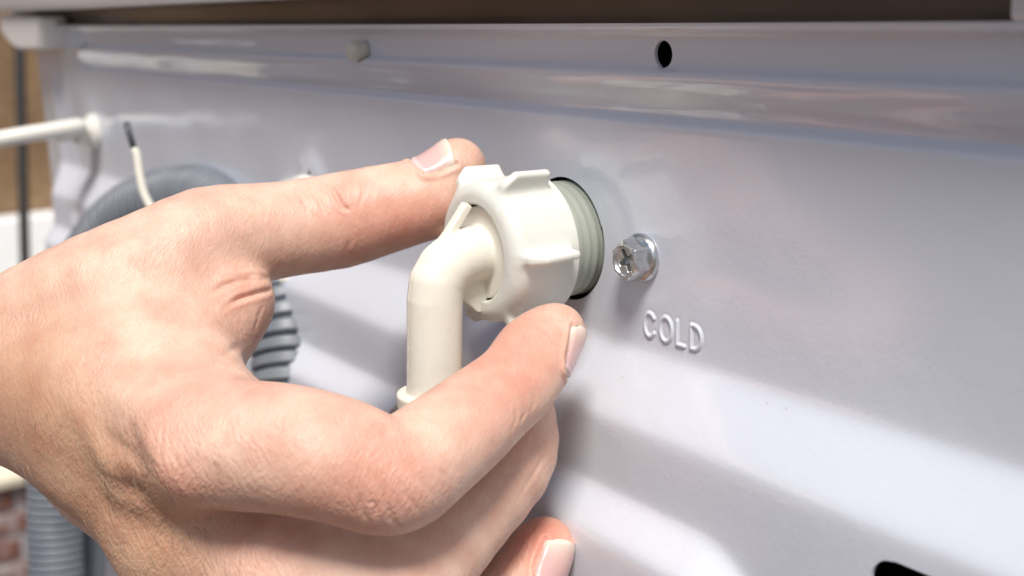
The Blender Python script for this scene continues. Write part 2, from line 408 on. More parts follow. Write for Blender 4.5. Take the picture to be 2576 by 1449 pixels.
E_ = np.sort(np.concatenate([Q[:, [0, 1]], Q[:, [1, 2]], Q[:, [2, 3]], Q[:, [3, 0]]]), 1)
eu, ec = np.unique(E_[:, 0].astype(np.int64) * 10 ** 7 + E_[:, 1], return_counts=True); bd = eu[ec == 1]; be = np.stack([bd // 10 ** 7, bd % 10 ** 7], 1).astype(int)
bv = np.unique(be)
rim = []
for hf in holes:
    d = hf(V[bv, 0], V[bv, 2]); s = bv[np.abs(d) < 1.9]
    for _ in range(4):
        d = hf(V[s, 0], V[s, 2]); gx = (hf(V[s, 0] + .01, V[s, 2]) - d) / .01; gz = (hf(V[s, 0], V[s, 2] + .01) - d) / .01
        V[s, 0] -= d * gx; V[s, 2] -= d * gz
    V[s, 1] = -height(V[s, 0].copy(), V[s, 2].copy()); rim.append(set(s.tolist()))
# thickness at every rim: a short wall going back
allrim = set().union(*rim); re_ = [e for e in be.tolist() if e[0] in allrim and e[1] in allrim]
vid = {}; extra = []
for e in re_:
    for q in e:
        if q not in vid: vid[q] = len(V) + len(extra); extra.append(V[q] + np.array([0, .8, 0]))
V = np.vstack([V, np.array(extra)]); Qr = np.array([[a, b_, vid[b_], vid[a]] for a, b_ in re_])
me = mesh_np('back_panel', V / 1000., np.vstack([Q, Qr])); panel = adopt(link('back_panel', me, M_PAINT, None, True, 50), wm)
# top: dark recessed rail under the lid with the flange running out on the right, lid and cabinet side
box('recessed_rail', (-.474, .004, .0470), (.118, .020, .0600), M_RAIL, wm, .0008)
rp = [(-.492 + .0, 0)]
box('panel_corner', (.1145, -.0046, .0487), (.24, .03, .0562), M_PAINT, wm, .0012)
box('panel_corner', (-.492, -.0046, .0487), (-.470, .03, .0562), M_PAINT, wm, .0012)
box('lid', (-.520, -.0150, .0566), (.26, .57, .084), M_LID, wm, .0025)
box('cabinet', (-.4895, .030, -.78), (.118, .55, .0562), M_PAINT, wm, .004)
box('interior_wall', (-.48, .0285, -.70), (.236, .0297, .046), M_HOLE, wm)  # near-black sheet behind the holes, its colour standing for the shade inside
# moulded end bracket below the lid at the far corner
pts = [(-6, 38), (2, 80), (14, 98), (30, 118), (48, 127), (98, 126), (98, 44)]
yb = -.012; pp = [onY(x, y, yb) for x, y in pts]; bm = bmesh.new()
fr = [bm.verts.new(Vector(p_)) for p_ in pp]; fc = bm.faces.new(fr); r_ = bmesh.ops.extrude_face_region(bm, geom=[fc])
bmesh.ops.translate(bm, vec=(0, .014, 0), verts=[q for q in r_['geom'] if isinstance(q, bmesh.types.BMVert)])
bmesh.ops.recalc_face_normals(bm, faces=bm.faces[:]); bmesh.ops.bevel(bm, geom=bm.edges[:], offset=.0015, segments=2, affect='EDGES')
me = bpy.data.meshes.new('end_bracket'); bm.to_mesh(me); bm.free(); adopt(link('end_bracket', me, M_LID, None, True, 35), wm)
pp = [onY(x, y, -.0145) for x, y in ((104, 42), (122, 42), (118, 104), (108, 110))]
# valve body with its thread, seen in the opening
prof = [(.0118, -.0088), (.0134, -.0088)]
y = -.0086
for k in range(6):
    prof += [(.01335, y + .0002), (.01345, y + .0006), (.01340, y + .0010), (.01322, y + .0014), (.01318, y + .0019)]; y += .0022
prof += [(.0134, y), (.0132, y + .004), (.0132, y + .010), (.0138, .028)]
vb = empty('water_inlet_valve', (0, .002, 0), 'grey green threaded inlet valve poking out through the round opening', 'valve')
lathe_y('threaded_spout', prof, M_VALVE, vb, 128, (-.0002, -.0001), 60, lambda a: .004 * math.sin(a * 3 + 1) * .3)
box('valve_body', (-.017, .0180, -.018), (.017, .0272, .018), M_VALVE, vb, .002)
# screw with hex flanged head
scx, scz = .0272, -.0005
hb = empty('flange_screw', (scx, -.0005, scz), 'zinc plated hex flange screw with cross recess, beside the inlet', 'screw')
def hexscrew():
    seg = 96; F = []; V = []
    rc = lambda a: .00465 / math.cos(((a + .15) % (math.pi / 3)) - math.pi / 6) * math.cos(math.pi / 6) * .985
    rings = [('c', .0053, -.0000), ('c', .0054, -.0006), ('c', .0053, -.0010), ('c', .0049, -.0015), ('h', 1., -.0018), ('h', 1., -.0046), ('m', .93, -.0052), ('c', .0037, -.0054), ('c', .0033, -.0054), ('c', .00305, -.0049)]
    for k, (t_, r, yy) in enumerate(rings):
        for j in range(seg):
            a = 2 * math.pi * j / seg; R_ = r if t_ == 'c' else (rc(a) if t_ == 'h' else min(rc(a) * r, .0042))
            V.append((scx + R_ * math.sin(a), yy, scz + R_ * math.cos(a)))
    for k in range(len(rings) - 1):
        for j in range(seg): l = (j + 1) % seg; F.append((k * seg + j, k * seg + l, (k + 1) * seg + l, (k + 1) * seg + j))
    return mesh('screw_head', V, [f[::-1] for f in F])
adopt(link('screw_head', hexscrew(), M_ZINC, None, True, 28), hb)
def recess():          # cross recess: a dished floor cut by four arms, height field on a disc
    n_ = 71; R_ = .0031; V = []; F = []; ids = {}
    g_ = np.linspace(-R_, R_, n_)
    for i, x in enumerate(g_):
        for j, z in enumerate(g_):
            r = math.hypot(x, z)
            if r > R_ * 1.02: continue
            a = .45; u = x * math.cos(a) + z * math.sin(a); q = -x * math.sin(a) + z * math.cos(a)
            arm = min(abs(u), abs(q)); lim = .00045
            cut = 1 - sm(np.array(arm), lim, lim + .00022); cut *= 1 - sm(np.array(r), .0022, .0027)
            core = 1 - sm(np.array(r), .0007, .0012)
            ids[(i, j)] = len(V); V.append((scx + x, -.0049 + .0003 * (1 - (r / R_) ** 2) + .0018 * max(float(cut), float(core)), scz + z))
    for i in range(n_ - 1):
        for j in range(n_ - 1):
            k = [(i, j), (i + 1, j), (i + 1, j + 1), (i, j + 1)]
            if all(q in ids for q in k): F.append([ids[q] for q in k])
    return mesh('cross_recess', V, F)
adopt(link('cross_recess', recess(), M_ZINC, None, True, 40), hb)
# plastic peg in the upper hole
pg = empty('panel_peg', (-.0975, -.003, .0416), 'small off-white plastic peg pushed into the upper back panel', 'peg')
lathe_y('peg_head', [(0, -.0056), (.0018, -.0055), (.0025, -.0048), (.0027, -.0038), (.0028, -.001), (.0022, .004), (0, .004)], M_PEG, pg, 32, (-.0938, .0416))
# cable gland and mains cable on the left
gl = empty('power_cable', tuple(onY(245, 330, -.004)), 'white power cable entering the back panel through a round gland', 'cable')
gx, gz = -.3715, -.0006
lathe_y('gland', [(.0, -.010), (.0048, -.010), (.0056, -.0085), (.0060, -.004), (.0082, -.003), (.0086, -.0008), (.0086, .0006)], M_CABLE, gl, 40, (gx, gz))
cp = [np.array([gx, -.006, gz]), np.array([gx, -.016, gz + .0005]), at(200, 318, .572), at(120, 330, .562), at(40, 343, .555), at(-60, 362, .55), at(-220, 400, .55)]
sweep('cable_sheath', catmull(cp, 10), .0037, M_CABLE, gl, 20)

# ================================================================ drain hose
HP = [(150, 1750, .570), (142, 1500, .570), (138, 1300, .570), (142, 1000, .566), (176, 770, .556), (236, 630, .540), (325, 535, .515), (440, 496, .488), (530, 505, .465), (610, 565, .445), (682, 650, .428), (720, 780, .415), (731, 900, .409), (731, 1050, .405), (722, 1250, .405), (700, 1600, .41)]
dh = empty('drain_hose', tuple(at(142, 1600, .57)), 'grey corrugated drain hose looping over behind the hand', 'hose')
P, s = resample(catmull([at(*q) for q in HP], 16), .00035)
tt = s / s[-1]; pitch = .0037 + .0013 * np.clip((tt - .62) / .12, 0, 1); ph = np.cumsum(np.r_[0, np.diff(s) / pitch[1:]])
amp_ = .0016 + .0008 * np.clip((tt - .6) / .12, 0, 1)
rad = .0124 + .0006 * np.clip((tt - .6) / .1, 0, 1) - amp_ * np.clip(1.25 - np.abs(np.sin(np.pi * ph)) * 2.2, 0, 1)
sweep('hose_tube', P, rad, M_HOSE, dh, 40)
th = empty('supply_hose', tuple(at(232, 1700, .60)), 'thin smooth grey hose hanging behind the wrist', 'hose')
sweep('hose_tube', catmull([at(215, 900, .60), at(222, 1150, .60), at(232, 1350, .60), at(236, 1700, .60)], 10), .0062, M_HOSE, th, 20)
# white plastic hose hook fixed to the panel
hk = empty('hose_hook', tuple(onY(780, 560, -.004)), 'white plastic hook that holds the drain hose to the panel', 'hook')
sweep('hook_arm', catmull([onY(815, 470, .001), at(770, 452, .392), at(735, 460, .40), at(690, 480, .425), at(640, 540, .435)], 8), .0016, M_CABLE, hk, 10)
sweep('hook_arm', catmull([onY(790, 690, .0), at(765, 700, .405), at(740, 704, .405), at(690, 700, .41)], 8), .0020, M_CABLE, hk, 10)
# bare-ended white wire
wr = empty('loose_wire', tuple(at(400, 600, .41)), 'thin cream wire with a bare grey tip sticking up behind the hand', 'wire')
wp = [at(335, 372, .43), at(345, 392, .43), at(352, 440, .43), at(364, 490, .43), at(386, 528, .43), at(430, 570, .43), at(500, 620, .43)]
cw = catmull(wp, 8); rr_ = np.full(len(cw), .00155); rr_[0] = .0007; rr_[1] = .0012
sweep('insulation', cw, rr_, M_CREAM, wr, 16)
sweep('bare_tip', [at(318, 308, .43), at(325, 335, .43), at(337, 374, .43)], .0011, M_LEAD, wr, 10)

# ================================================================ inlet hose: nut, elbow, ferrule
ih = empty('inlet_hose', (0, -.02, -.03), 'white plastic elbow and winged coupling nut of the cold water hose', 'hose connector')
F = Field((-23.5, -27, -23.5), (23.5, -5.5, 23.5), .26)
sl_, g = F.sub(F.lo, F.lo + F.h * F.n); x, y, z = g
r = np.sqrt(x * x + z * z)
# body of the nut: rounded shoulder at the front
def rcyl(r, y, R_, y0, y1, rd):
    a = r - (R_ - rd); b_ = np.abs(y - (y0 + y1) / 2) - ((y1 - y0) / 2 - rd)
    return np.minimum(np.maximum(a, b_), 0) + np.sqrt(np.maximum(a, 0) ** 2 + np.maximum(b_, 0) ** 2) - rd
body = rcyl(r, y, 16.0, -25.2, -3., 3.4)
body = np.maximum(body, y + 8.4)
body = body.astype(np.float32)
lug = np.full(F.D.shape, 9., np.float32)
for k in range(6):
    a = math.radians(-32 + 60 * k); ca, sa = math.cos(a), math.sin(a)
    u = z * ca + x * sa; v_ = -z * sa + x * ca           # radial, tangential
    top = 20.6 - .05 * (y + 17) - 3.2 * np.clip((-20.3 - y) / 3.5, 0, 1.3)       # ramp at the front
    half = .95 + .07 * np.clip(20.8 - u, 0, 7)
    if k == 2: half = half * .92; 
    d = np.maximum(np.maximum(u - top, np.abs(v_) - half), np.maximum(-23.4 - y, y + 11.2)); d = np.maximum(d, 13 - u)
    a1 = np.maximum(u - top + .8, 0); b1 = np.maximum(np.abs(v_) - half + .8, 0); c1_ = np.maximum(np.maximum(-22.6 - y, y + 12.0), 0)
    dr = np.sqrt(a1 * a1 + b1 * b1 + c1_ * c1_) - .8; d = np.where((u > 13.5), np.maximum(dr, d - .8), d)
    lug = np.minimum(lug, d)
D = smin(body, lug, 3.0)
hole_ = np.maximum(rcyl(r, y, 10.3, -60, 60, .1), -99.)
def smax(a, b_, k): return -smin(-a, -b_, k)
D = smax(D, 10.8 - r, .9)
D = np.maximum(D, np.where(y > -22.8, 14.1 - r, -99))     # threaded bore
F.D = np.broadcast_to(D, F.D.shape).astype(np.float32).copy()
V, Q = nets(F, 2); adopt(link('coupling_nut', mesh_np('coupling_nut', V / 1000, Q), M_NUT, None, True, 62), ih)
# elbow: flange seated in the nut, stub, bend, down tube, fin, small gusset, collar
F = Field((-11, -47, -38), (11, -13, 17), .26)
sl_, g = F.sub(F.lo, F.lo + F.h * F.n); x, y, z = g; r = np.sqrt(x * x + z * z)
fl = rcyl(r, y, 10.35, -24.0, -14.5, .5)
stub = cone(g, (0, -22, 0), (0, -28, 0), 6.1, 6.15)
bend = np.full(F.D.shape, 99., np.float32); bp = [(0, -26.5, 0), (0, -30.2, -.5), (0, -33.4, -2.3), (0, -35.6, -5.2), (0, -36.3, -9), (0, -37.6, -29)]
for a, b_ in zip(bp[:-1], bp[1:]): bend = np.minimum(bend, cone(g, a, b_, 6.12, 6.12))
D = smin(stub, bend, .6); D = smin(D, fl, 1.3)
# fin plate: slanting bar in the x=0 plane
def bar2(p0, p1, hw, ht):
    a = np.array(p0); d = np.array(p1) - a; L = np.linalg.norm(d); d /= L
    u = (y - a[0]) * d[0] + (z - a[1]) * d[1]; v_ = -(y - a[0]) * d[1] + (z - a[1]) * d[0]
    q = [np.maximum(np.abs(u - L / 2) - L / 2 + .4, 0), np.maximum(np.abs(v_) - ht + .4, 0), np.maximum(np.abs(x) - hw + .4, 0)]
    return np.sqrt(q[0] ** 2 + q[1] ** 2 + q[2] ** 2) - .4
fin = bar2((-36.5, .0), (-26.9, 11.2), 1.25, 1.0); D = smin(D, fin, 1.2)
gus = np.maximum(np.maximum(np.abs(x) - 1.3, np.maximum(-33.5 - y, y + 24.)), np.maximum(z - 0, -(z + 13. + (y + 26) * .9 * (y < -26)))) - .2
D = smin(D, gus, .7)
seam = np.abs(np.sqrt((x + 3.6) ** 2 + 0 * y) - 0)            # faint mould ridge down the outer side
ridge = np.maximum(np.abs(x + 1.3) - .22, D - .16); D = np.where((z < 4) & (y < -34), np.minimum(D, ridge), D)
# lower collar
cz0 = -29.3; yc = -37.6; rc_ = np.sqrt(x * x + (y - yc) ** 2)
D = smin(D, rcyl(rc_, z, 8.4, -32.8, cz0, .6), .35)
D = np.maximum(D, -(z + 33.2))
F.D = np.broadcast_to(D, F.D.shape).astype(np.float32).copy()
V, Q = nets(F, 2); adopt(link('elbow', mesh_np('elbow', V / 1000, Q), M_ELB, None, True, 62), ih)
# metal ferrule and hose below
sweep('ferrule', [(0, -.0377, -.0328), (0, -.0377, -.0332), (0, -.0378, -.0344), (0, -.0379, -.037), (0, -.038, -.040), (0, -.0382, -.052)], [.0082, .0090, .0102, .0110, .0113, .0113], M_CRIMP, ih, 48)
sweep('hose_tube', catmull([(0, -.0382, -.051), (0, -.039, -.08), (-.004, -.036, -.12), (-.01, -.03, -.2), (-.01, -.04, -.4)], 10), .0085, M_HOSE, ih, 28)

# ================================================================ hand (camera-frame millimetres: right, up, away)
def K(px, py, z): return np.array([(px - CX) / FP * z, -(py - CY) / FP * z, z], np.float32)   # z in mm
def catmull4(P, n):
    P = np.asarray(P, float); P = np.vstack([2 * P[0] - P[1], P, 2 * P[-1] - P[-2]]); out = []
    for i in range(1, len(P) - 2):
        a, b_, c_, d = P[i - 1:i + 3]
        for s in np.linspace(0, 1, n, endpoint=False): out.append(.5 * (2 * b_ + (c_ - a) * s + (2 * a - 5 * b_ + 4 * c_ - d) * s * s + (3 * b_ - a - 3 * c_ + d) * s ** 3))
    out.append(P[-2]); return [tuple(q) for q in out]
def chain(F, pts, k, pad=24., fine=1):
    """round cones through (px, py, z mm, r px) points, blended"""
    if fine > 1: pts = catmull4(pts, fine)
    P3 = [K(*q[:3]) for q in pts]; R_ = [q[3] * q[2] / FP for q in pts]
    lo = np.min([p_ - r for p_, r in zip(P3, R_)], 0) - pad; hi = np.max([p_ + r for p_, r in zip(P3, R_)], 0) + pad
    sl_, g = F.sub(lo, hi); D = None
    for i in range(len(pts) - 1):
        d = cone(g, P3[i], P3[i + 1], R_[i], R_[i + 1]); D = d if D is None else smin(D, d, k)
    return sl_, g, D
def blend(F, res, k0, base=None, kfar=.7, reach=30.):
    sl_, g, D = res
    if base is None: F.D[sl_] = smin(F.D[sl_], D, k0); return
    c_ = K(*base); dist = np.sqrt((g[0] - c_[0]) ** 2 + (g[1] - c_[1]) ** 2 + (g[2] - c_[2]) ** 2)
    t_ = np.clip(dist / reach, 0, 1); k = (k0 + (kfar - k0) * t_ * t_ * (3 - 2 * t_)).astype(np.float32)
    F.D[sl_] = smin(F.D[sl_], D, k)
HS = .62
F = Field((-222, -86, 200), (21, 40, 336), HS)
def build_hand(F):
    # palm, back of the hand and wrist
    blend(F, chain(F, [(470, 1120, 243, 150), (260, 1010, 256, 165), (60, 900, 270, 185), (-140, 890, 284, 205), (-640, 880, 306, 215)], 6), 3)
    blend(F, chain(F, [(440, 1345, 252, 138), (250, 1135, 262, 152), (60, 975, 276, 176), (-140, 935, 294, 195), (-640, 905, 316, 210)], 6, 24.), 20)
    blend(F, chain(F, [(470, 1400, 279, 128), (270, 1190, 288, 140), (80, 1000, 298, 160)], 6), 12)
    blend(F, chain(F, [(500, 1420, 298, 118), (310, 1200, 304, 135), (110, 990, 310, 150)], 6), 12)
    blend(F, chain(F, [(350, 900, 263, 185), (430, 870, 268, 168)], 6), 16); blend(F, chain(F, [(400, 880, 266, 150), (480, 940, 257, 120), (575, 1020, 246, 100)], 6), 12)            # first web
    blend(F, chain(F, [(250, 840, 285, 200), (480, 850, 296, 150)], 6), 12)            # thenar side
    blend(F, chain(F, [(510, 805, 280, 150), (540, 788, 277, 120)], 6), 12)
    blend(F, chain(F, [(586, 752, 275, 104), (523, 850, 271, 90)], 5), 10, )
    # thumb
    th_ = chain(F, [(120, 815, 270, 170), (260, 742, 270, 166), (400, 665, 273, 148), (520, 607, 278, 140), (620, 590, 283, 131), (730, 575, 287, 123), (850, 556, 290, 124), (945, 532, 291, 117), (1040, 508, 292, 109), (1090, 490, 293, 103), (1140, 433, 293, 82), (1152, 418, 293, 74)], 1.5, fine=2)
    blend(F, th_, 14, (330, 720, 272), 2.2, 42)
    # middle
    md = chain(F, [(440, 1370, 256, 142), (570, 1398, 252, 148), (700, 1424, 247, 150), (860, 1455, 245, 146), (1000, 1474, 245, 144), (1090, 1400, 252, 126), (1180, 1300, 258, 114), (1275, 1180, 264, 114), (1310, 1100, 268, 100), (1300, 1010, 272, 90), (1290, 960, 275, 78)], 1.5, fine=2)
    blend(F, md, 14, (440, 1370, 256), 1.2, 55)
    # ring
    rg = chain(F, [(470, 1400, 279, 128), (760, 1560, 272, 130), (1060, 1660, 268, 130), (1230, 1560, 270, 108), (1310, 1470, 273, 100), (1352, 1400, 275, 88), (1372, 1372, 276, 78)], 3)
    blend(F, rg, 10, (470, 1400, 279), .7, 34)
    lt = chain(F, [(500, 1420, 298, 112), (800, 1620, 290, 112), (1050, 1720, 287, 105), (1180, 1700, 288, 95), (1250, 1660, 290, 80)], 3)
    blend(F, lt, 10, (450, 1350, 300), .7, 26)
    # index
    ix = chain(F, [(455, 1130, 243, 168), (590, 1120, 236, 168), (730, 1130, 231, 166), (860, 1160, 229, 161), (985, 1200, 231, 149), (1080, 1140, 237, 138), (1170, 1070, 243, 128), (1235, 1015, 248, 116), (1300, 960, 252, 110), (1345, 890, 256, 104), (1385, 846, 259, 84), (1406, 832, 260, 70)], 1.5, fine=3)
    blend(F, ix, 16, (420, 1080, 245), 1.0, 38)
build_hand(F); F.D += .55
V, Q = nets(F, 2)
# one linear subdivision with smoothing, projected back
def subdivide(V, Q):
    nV = len(V); e = np.concatenate([Q[:, [0, 1]], Q[:, [1, 2]], Q[:, [2, 3]], Q[:, [3, 0]]]); es = np.sort(e, 1)
    key = es[:, 0].astype(np.int64) * nV + es[:, 1]; u, inv = np.unique(key, return_inverse=True)
    mid = .5 * (V[u // nV] + V[u % nV]); fc = V[Q].mean(1); m_ = len(Q)
    E0, E1, E2, E3 = [nV + inv[k * m_:(k + 1) * m_] for k in range(4)]; Fc = nV + len(u) + np.arange(m_)
    Q2 = np.concatenate([np.stack(q, 1) for q in ((Q[:, 0], E0, Fc, E3), (Q[:, 1], E1, Fc, E0), (Q[:, 2], E2, Fc, E1), (Q[:, 3], E3, Fc, E2))])
    return np.vstack([V, mid, fc]).astype(np.float32), Q2.astype(np.int32)
V, Q = subdivide(V, Q)
G = grad(F, V); V = V - (np.clip(sample(F, V), -.3, .3) / np.maximum((G * G).sum(1), .6))[:, None] * G
G = grad(F, V); NRM = G / np.maximum(np.linalg.norm(G, axis=1), 1e-6)[:, None]
# lookups: image position -> visible surface point
PX = np.stack([CX + V[:, 0] / V[:, 2] * FP, CY - V[:, 1] / V[:, 2] * FP], 1)
view = V / np.linalg.norm(V, axis=1)[:, None]; FRONT = (NRM * view).sum(1) < -.02
cell = {}
ck = (PX // 12).astype(int); fi = np.flatnonzero(FRONT)
order = fi[np.argsort(V[fi, 2])]
for i in order.tolist():
    k = (ck[i, 0], ck[i, 1])
    if k not in cell: cell[k] = i
def S3(px, py):
    kx, ky = int(px // 12), int(py // 12)
    for r in range(0, 14):
        c_ = [cell[(kx + a, ky + b_)] for a in range(-r, r + 1) for b_ in range(-r, r + 1) if max(abs(a), abs(b_)) == r and (kx + a, ky + b_) in cell]
        if c_:
            i = c_[int(np.argmin([(PX[i] - (px, py)) @ (PX[i] - (px, py)) for i in c_]))]; return K(px, py, V[i, 2]) if r < 2 else V[i].copy()
    return K(px, py, 250)
disp = np.zeros(len(V), np.float32)
def dpoly(P3, pad):
    P3 = np.asarray(P3, np.float32); lo = P3.min(0) - pad; hi = P3.max(0) + pad
    s = np.flatnonzero(((V > lo) & (V < hi)).all(1)); v_ = V[s]; d = np.full(len(s), 99., np.float32); al = np.zeros(len(s), np.float32); n_ = len(P3) - 1
    for i in range(n_):
        a = P3[i]; e = P3[i + 1] - a; L = float(e @ e) + 1e-9; t_ = np.clip(((v_ - a) @ e) / L, 0, 1); q = np.linalg.norm(v_ - a - t_[:, None] * e, axis=1)
        m_ = q < d; d[m_] = q[m_]; al[m_] = (i + t_[m_]) / n_
    return s, d, al
def crease(pts, depth, w_, lip=.35, fade=True):
    s, d, al = dpoly([S3(*p_) for p_ in pts], w_ * 5); f = np.maximum(np.sin(np.pi * np.clip(al, .0, 1)), 0) ** .6 if fade else 1
    disp[s] += f * (-depth * np.exp(-(d / w_) ** 2) + depth * lip * np.exp(-((d - 2.1 * w_) / (1.1 * w_)) ** 2))
def lump(px, py, amp, rad_, p3=None):
    c_ = S3(px, py) if p3 is None else p3; d2 = ((V - c_) ** 2).sum(1); disp[:] += amp * np.exp(-d2 / rad_ ** 2)
def ridge_(pts, amp, w_): 
    s, d, al = dpoly([S3(*p_) for p_ in pts], w_ * 3); disp[s] += amp * np.exp(-(d / w_) ** 2) * np.maximum(np.sin(np.pi * np.clip(al * .9 + .05, 0, 1)), 0) ** .5
# knuckles, tendons and hollows on the back of the hand
lump(440, 1205, 1.5, 9); lump(330, 1235, -2.0, 7); ridge_([(252, 1098), (290, 1130), (325, 1165)], -1.0, 2.2); ridge_([(275, 1215), (340, 1270), (405, 1312)], -1.0, 2.6); lump(250, 1100, -1.0, 8)
ridge_([(455, 1215), (400, 1130), (340, 1040), (270, 950)], .9, 3.2)
ridge_([(300, 1330), (270, 1200), (225, 1100), (180, 1000)], .9, 3.0)
ridge_([(360, 1190), (335, 1120), (320, 1060)], -1.0, 3.0)
lump(520, 1300, -1.2, 6); lump(600, 1190, .3, 8)
lump(130, 790, -1.0, 9); lump(170, 1250, .7, 6)
# thumb folds
crease([(815, 448), (840, 480), (862, 520), (880, 530)], .55, .55); crease([(770, 462), (800, 500), (822, 545)], .25, .5)
crease([(735, 470), (760, 500), (778, 540)], .15, .5); crease([(905, 440), (915, 480), (905, 520)], .18, .5)
lump(870, 470, .35, 3.5); crease([(884, 655), (874, 630), (880, 600)], .16, .6)
# folds in the web between thumb and palm
crease([(722, 696), (657, 698), (601, 703), (564, 717), (526, 738)], .75, .7, .15); crease([(705, 724), (648, 738), (601, 752), (573, 768), (550, 792)], .85, .6, .2)
crease([(680, 694), (620, 690), (560, 694)], .25, .5, .3)
crease([(645, 856), (601, 871), (573, 885), (556, 900)], .35, .9, .1); crease([(660, 770), (655, 800), (638, 840)], .18, .6, .2)
crease([(540, 760), (515, 800), (500, 840)], .15, .8, .2)
# index folds
crease([(982, 1065), (972, 1082), (968, 1105)], .35, .9, .1); crease([(1196, 955), (1212, 972), (1236, 992)], .22, .7, .1)
for q, dd in (([(962, 1205), (970, 1262), (988, 1312), (1020, 1340)], .26), ([(903, 1240), (910, 1284), (935, 1322)], .26), ([(922, 1262), (950, 1270), (940, 1300)], .26), ([(1000, 1195), (1022, 1245), (1058, 1290)], .14), ([(1030, 1170), (1062, 1215), (1100, 1255)], .12), ([(1065, 1140), (1100, 1180), (1140, 1215)], .10), ([(930, 1160), (930, 1200), (938, 1235)], .12), ([(885, 1215), (880, 1262), (892, 1300)], .14)): crease(q, dd, .5, .3)
for dx in (0, 22, 44): crease([(1290 + dx, 1085 - dx), (1300 + dx, 1060 - dx), (1296 + dx, 1030 - dx)], .18, .5, .3)
for dx in (0, 24, 46, 66): crease([(1310 + dx * .6, 1250 - dx), (1330 + dx * .6, 1215 - dx), (1335 + dx * .6, 1185 - dx)], .18, .5, .3)
# crease where the knuckle skin gathers
rg2 = np.random.default_rng(3)
for i in range(46):
    cx_, cy_ = rg2.normal(430, 55), rg2.normal(1180, 48); a = rg2.normal(1.25, .35); L = rg2.uniform(22, 46)
    crease([(cx_ - L * math.cos(a), cy_ - L * math.sin(a)), (cx_ + rg2.normal(0, 4), cy_), (cx_ + L * math.cos(a), cy_ + L * math.sin(a))], rg2.uniform(.03, .09), .34, .2)
for i in range(60):
    cx_, cy_ = rg2.normal(560, 110), rg2.normal(1345, 35); a = rg2.normal(.2, .5); L = rg2.uniform(15, 34)
    crease([(cx_ - L * math.cos(a), cy_ - L * math.sin(a)), (cx_ + rg2.normal(0, 4), cy_), (cx_ + L * math.cos(a), cy_ + L * math.sin(a))], rg2.uniform(.03, .09), .34, .2)
for i in range(26):
    cx_, cy_ = rg2.normal(620, 90), rg2.normal(1110, 60); a = rg2.normal(1.1, .25); L = rg2.uniform(16, 36)
    crease([(cx_ - L * math.cos(a), cy_ - L * math.sin(a)), (cx_ + rg2.normal(0, 4), cy_), (cx_ + L * math.cos(a), cy_ + L * math.sin(a))], rg2.uniform(.02, .05), .34, .2)
# nails: frame (centre pixel, direction along the finger, outward normal, half width, half length)
NAILS = [dict(c=(1120, 458, 293), d=(.80, .40, .02), n=(-.38, .82, -.44), th=50, hl=5.0, lab='thumb nail with a pale trimmed edge'),
         dict(c=(1393, 860, 258), d=(.45, .89, .05), n=(.84, -.42, -.36), th=46, hl=5.6, lab=None),
         dict(c=(1368, 1398, 276), d=(.33, .94, .08), n=(.50, -.18, -.84), th=44, hl=5.4, lab=None)]
def nail_frame(q):
    d = nz(np.array(q['d'], float)); n_ = np.array(q['n'], float); n_ = nz(n_ - d * (n_ @ d)); s_ = np.cross(d, n_)
    return K(*q['c']).astype(float), d, n_, s_
def march(P, dirv, n=40):
    """walk inwards along dirv until the surface is met"""
    P = P.copy()
    for _ in range(n):
        s = sample(F, P.astype(np.float32)); P += dirv * np.clip(s, -1, 1)[:, None] * .8
    return P
nail_data = []
for q in NAILS:
    c0, d, n_, s_ = nail_frame(q); nu, nv = 37, 29; U = np.linspace(-1, 1, nu); W_ = np.linspace(-1, 1, nv); P0 = []; DV = []; prm = []
    for u in U:
        for w2 in W_:
            lu = u * q['hl'] * (1 - (.20 if u > 0 else .34) * w2 * w2)      # curved cuticle and free edge
            a = math.radians(q['th']) * w2 * (1 - .08 * (u < 0) * u * u); dv = n_ * math.cos(a) + s_ * math.sin(a)
            P0.append(c0 + d * lu + dv * 9.5); DV.append(-dv); prm.append((u, w2))
    prm = np.array(prm); hit = march(np.array(P0), np.array(DV))
    nail_data.append((q, d, n_, s_, hit, prm, nu, nv))
    # groove round the nail, slight wall of skin beyond the sides
    ring = [hit[i * nv] for i in range(nu)] + [hit[(nu - 1) * nv + j] for j in range(nv)][:0]
    for line in ([hit[i * nv] for i in range(0, nu, 3)], [hit[i * nv + nv - 1] for i in range(0, nu, 3)], [hit[j] for j in range(0, nv, 3)]):
        s, dd, al = dpoly(line, 4.); disp[s] += -.30 * np.exp(-(dd / .5) ** 2) + .34 * np.exp(-((dd - 1.15) / .75) ** 2)
    rel = V - c0; ax_ = rel @ d; rn = rel @ n_; rs_ = rel @ s_; ang = np.degrees(np.arctan2(rs_, rn)) / q['th']
    uu = ax_ / (q['hl'] * (1 - np.where(ax_ > 0, .20, .34) * ang ** 2)); ins = (np.abs(uu) < .94) & (np.abs(ang) < .93) & (np.hypot(rn, rs_) < 14)
    disp[ins] = -.22
Vd = V + NRM * disp[:, None]
